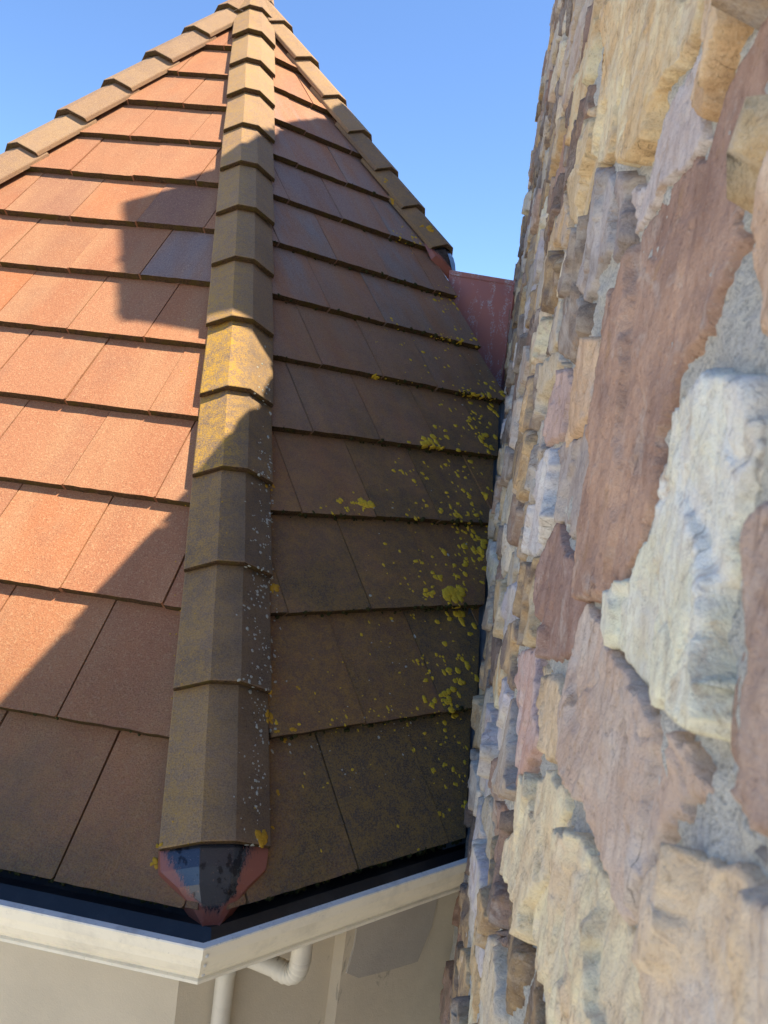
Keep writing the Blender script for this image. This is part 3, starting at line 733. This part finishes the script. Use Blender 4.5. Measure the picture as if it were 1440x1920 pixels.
# mortar face with its own sandy relief: a fine sheet near the lens, a coarser one beyond
def mortar_sheet(ya, yb, za, zb, st):
    ys = np.arange(ya, yb+st*.5, st); zs = np.arange(za, zb+st*.5, st)
    Y, Z = np.meshgrid(ys, zs, indexing='ij'); okc = psdf(np.array(OUT), Y, Z) > .004
    Hm = .0035*fbm(Y*16, Z*16, 5, 3)+.0035*fbm(Y*55, Z*55, 8, 4, .65)
    idx = -np.ones(Y.shape, int); cell = okc[:-1, :-1] & okc[1:, :-1] & okc[1:, 1:] & okc[:-1, 1:]
    idx[okc] = np.arange(okc.sum())
    v = np.stack([(WC+WA*Y+WN[0]*Hm)[okc], (Y+WN[1]*Hm)[okc], Z[okc]], 1)
    f = np.stack([idx[:-1, :-1][cell], idx[:-1, 1:][cell], idx[1:, 1:][cell], idx[1:, :-1][cell]], 1)
    mesh('mortar', v, f, M_MORTAR, wall, smooth=True, matrix=Matrix())
mortar_sheet(.15, 1.5, -1.3, .95, .006)
mortar_sheet(-.7, .15, -2.4, 2.0, .03); mortar_sheet(.15, 1.5, .95, 2.0, .03); mortar_sheet(.15, 1.5, -2.4, -1.3, .03); mortar_sheet(1.5, 4.41, -2.4, 4.95, .016)
# irregular cap stones along the level wall top break its outline
cap = []
y = -.65
while y < 2.5:
    L = rng.uniform(.12, .3); hgt = rng.uniform(-.01, .035)
    nx, ny = 7, max(4, int(L/.05)); vv, ff = [], []
    for a in range(nx+1):
        for b in range(ny+1):
            yy = y+L*b/ny; xo = .03-(TK+.05)*a/nx
            ed = min(b, ny-b)/ny; q = wp(yy, 2.0+hgt*min(1, ed*6)+.008*float(fbm(np.array(yy*20), np.array(xo*20), 4, 2))-(.03 if a in (0, nx) or b in (0, ny) else 0), xo); vv.append(q)
    for a in range(nx):
        for b in range(ny): i0 = a*(ny+1)+b; ff.append((i0, i0+1, i0+ny+2, i0+ny+1))
    cap.append((np.array(vv), np.array(ff), LGR, GRY)); y += L+.008
cs_ = stone_object('cap_stones', cap, wall); cs_['kind'] = 'stuff'; cs_['label'] = 'rough cap stones along the wall top'

# ------------------------------------------------------------------ lichen and moss on the tiles
bpy.context.view_layer.update()
allv, allf, o_ = [], [], 0
for o in [t_[1] for t_ in tiles]+[h[2] for h in hips]:
    mw = o.matrix_world
    for q in o.data.vertices: allv.append(mw @ q.co)
    for p in o.data.polygons: allf.append([v_+o_ for v_ in p.vertices])
    o_ += len(o.data.vertices)
bvh = BVHTree.FromPolygons(allv, allf)
def hit(x, y):
    d = Vector(pix_ray(x, y)).normalized(); return bvh.ray_cast(Vector((0, 0, 0)), d)
class Blobs:
    def __init__(s): s.v, s.f = [], []
    def add(s, p, n, r, h, seg=9, lob=.3):
        n = n.normalized(); a = n.orthogonal().normalized(); b = n.cross(a); i0 = len(s.v); ph = rs.uniform(0, 6)
        el_ = rs.uniform(.7, 1.3)
        s.v.append(p+n*h*rs.uniform(.5, 1.0))
        for ring_, (rr_, hh_) in enumerate(((.55, 1.), (1., .35), (1.04, -.6))):
            for k in range(seg):
                an = ph+2*math.pi*k/seg; q = r*rr_*(1+rs.uniform(-lob, lob))
                s.v.append(p+a*q*math.cos(an)*el_+b*q*math.sin(an)/el_+n*h*hh_*rs.uniform(.6, 1.3))
        for k in range(seg):
            k2 = (k+1) % seg; s.f.append((i0, i0+1+k, i0+1+k2))
            for g_ in range(2): s.f.append((i0+1+g_*seg+k, i0+1+(g_+1)*seg+k, i0+1+(g_+1)*seg+k2, i0+1+g_*seg+k2))
    def done(s, name, m, lab):
        o = mesh(name, s.v, s.f, m, roof, smooth=True, matrix=Matrix()); o['kind'] = 'stuff'; o['label'] = lab; return o
YL, OL, WL_, MO = Blobs(), Blobs(), Blobs(), Blobs()
def spot(B, x, y, rpx, hk=.25):
    loc, nrm, _, dist = hit(x, y)
    if loc is None or nrm is None: return
    if nrm.dot(loc) > 0: nrm = -nrm
    r = rpx*dist/FPX
    B.add(loc, nrm, r, max(.0012, min(.004, r*hk)))
def cluster(B, cx, cy, sx, sy, n, r0, r1):
    for _ in range(n): spot(B, rs.gauss(cx, sx), rs.gauss(cy, sy), rs.uniform(r0, r1)*rs.choice((.5, .8, 1)))
# single large rosettes seen in the photograph
for x, y, r in [(846,1112,17),(862,1116,12),(808,1112,10),(803,1115,8),(818,1080,9),(866,1152,13),(858,1146,8),(795,832,11),(812,830,12),(826,838,8),(690,946,11),(682,952,8),(640,939,7),(660,943,5),(672,940,6),(632,941,4),(706,708,9),(833,1300,10),(842,1316,9),(846,1330,9),(836,1312,8),(874,1253,8),(868,1283,7),(895,1275,8),(888,1235,5),(795,1309,8),(813,1320,8),(800,1262,4),(790,1245,4),(825,1228,4),(777,1156,5),(770,1152,3),(833,1433,6),(838,1434,5),(850,1443,5),(863,1456,4),(838,1480,5),(826,1527,6),(878,1510,8),(760,1360,5),(777,1405,6),(853,1470,5),(870,1430,5),(905,1020,10),(899,1035,9),(893,1010,8),(888,1000,7),(902,1050,7),(907,1065,7),(910,1080,6),(905,1090,6),(862,1040,4),(870,1058,4),(855,995,6),(850,985,5),(868,995,4),(880,965,6),(858,962,6),(830,958,7),(845,950,6),(795,942,6),(800,895,5),(792,888,5),(878,930,8),(910,930,8),(905,820,9),(912,833,8),(920,845,7),(897,815,6),(890,800,6),(900,785,5),(918,800,6),(925,765,8),(940,770,6),(932,775,7),(885,775,5),(930,715,6),(937,735,6),(942,745,6),(900,740,7),(885,737,7),(915,742,7),(870,740,5),(889,635,6),(860,638,6),(845,637,6),(830,635,5),(733,600,4),(810,632,4)]:
    for _ in range(max(2, int(r/2.2))): spot(YL, x+rs.gauss(0, r*.42), y+rs.gauss(0, r*.42), r*rs.uniform(.42, .74))
for cx, cy, sx, sy, n, a, b in [(880,830,28,60,44,1.5,6),(875,930,26,40,36,1.5,6),(878,1050,24,45,46,2,8),(850,1250,34,60,48,2,7),(850,1430,30,70,30,1.5,5),(830,560,20,14,22,1.5,4),(850,640,24,16,26,1.5,4),(900,735,26,10,30,2,5),(760,440,16,10,16,1.5,4),(700,1350,90,14,34,1.5,4),(780,1060,40,50,26,1.5,5),(740,1250,60,60,22,1.5,4),(790,870,40,40,26,1.5,5),(830,700,50,40,24,1.2,3.5),(600,1420,60,90,14,1.5,3),(690,950,70,14,20,1.5,4),(800,1100,50,26,22,1.5,4),(735,625,70,14,14,1.2,3)]:
    cluster(YL, cx, cy, sx, sy, n, a, b)
for x, y, r in [(490,1572,13),(500,1564,8),(483,1562,7),(293,1624,10),(298,1584,6),(516,1108,12),(508,1340,9),(505,1352,8),(508,1300,5),(512,915,7),(497,910,6),(520,1373,7),(552,1368,7),(560,1290,4),(535,1390,6),(518,1488,5),(512,1550,5),(800,395,9),(806,432,9),(790,425,6),(725,338,5),(735,376,5)]:
    for _ in range(max(2, int(r/2.5))): spot(OL, x+rs.gauss(0, r*.4), y+rs.gauss(0, r*.4), r*rs.uniform(.4, .7))
for cx, cy, sx, sy, n, a, b in [(478,1490,18,55,44,1,4.2),(484,1320,17,60,54,1,4),(486,1200,17,50,50,1,4),(489,1080,15,45,40,1,3.6),(490,960,13,40,30,1,3),(493,860,11,30,26,1,3),(495,720,8,30,22,1,3),(505,1000,6,120,40,1,4),(640,1330,90,90,24,1,3),(760,1170,60,120,18,1,3.5),(660,1400,60,60,16,1,2.5),(900,700,20,30,10,1,3)]:
    cluster(WL_, cx, cy, sx, sy, n, a, b)
for cx, cy, sx, sy, n in [(375,680,22,45,26),(385,830,20,40,24),(380,980,20,50,20),(345,1200,14,60,18),(340,1450,24,70,14)]: cluster(OL, cx, cy, sx, sy, n, .8, 1.8)
# moss along the shaded butt edges
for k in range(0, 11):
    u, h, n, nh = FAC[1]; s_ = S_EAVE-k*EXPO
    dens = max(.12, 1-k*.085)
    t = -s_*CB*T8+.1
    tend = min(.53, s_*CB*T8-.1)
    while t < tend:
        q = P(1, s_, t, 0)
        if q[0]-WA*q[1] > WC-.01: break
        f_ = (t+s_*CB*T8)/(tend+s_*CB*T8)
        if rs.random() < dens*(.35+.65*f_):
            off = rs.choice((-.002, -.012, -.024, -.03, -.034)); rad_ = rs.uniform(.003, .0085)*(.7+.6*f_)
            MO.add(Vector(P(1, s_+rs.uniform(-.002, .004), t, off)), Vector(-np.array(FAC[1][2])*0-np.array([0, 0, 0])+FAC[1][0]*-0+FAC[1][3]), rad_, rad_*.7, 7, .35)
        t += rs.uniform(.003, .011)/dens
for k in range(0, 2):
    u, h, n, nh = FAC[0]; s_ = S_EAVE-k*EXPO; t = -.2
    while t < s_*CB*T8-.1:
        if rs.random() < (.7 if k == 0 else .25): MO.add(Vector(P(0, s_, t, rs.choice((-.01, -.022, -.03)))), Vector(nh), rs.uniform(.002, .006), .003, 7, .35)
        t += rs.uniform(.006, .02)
YL.done('yellow_lichen', M_YL, 'yellow lichen rosettes on the dark tiles'); OL.done('orange_lichen', M_YL2, 'orange lichen patches on the hip tiles')
WL_.done('pale_lichen', M_WL, 'pale grey lichen flecks on the hip tiles'); MO.done('moss', M_MOSS, 'dark moss along the tile edges')
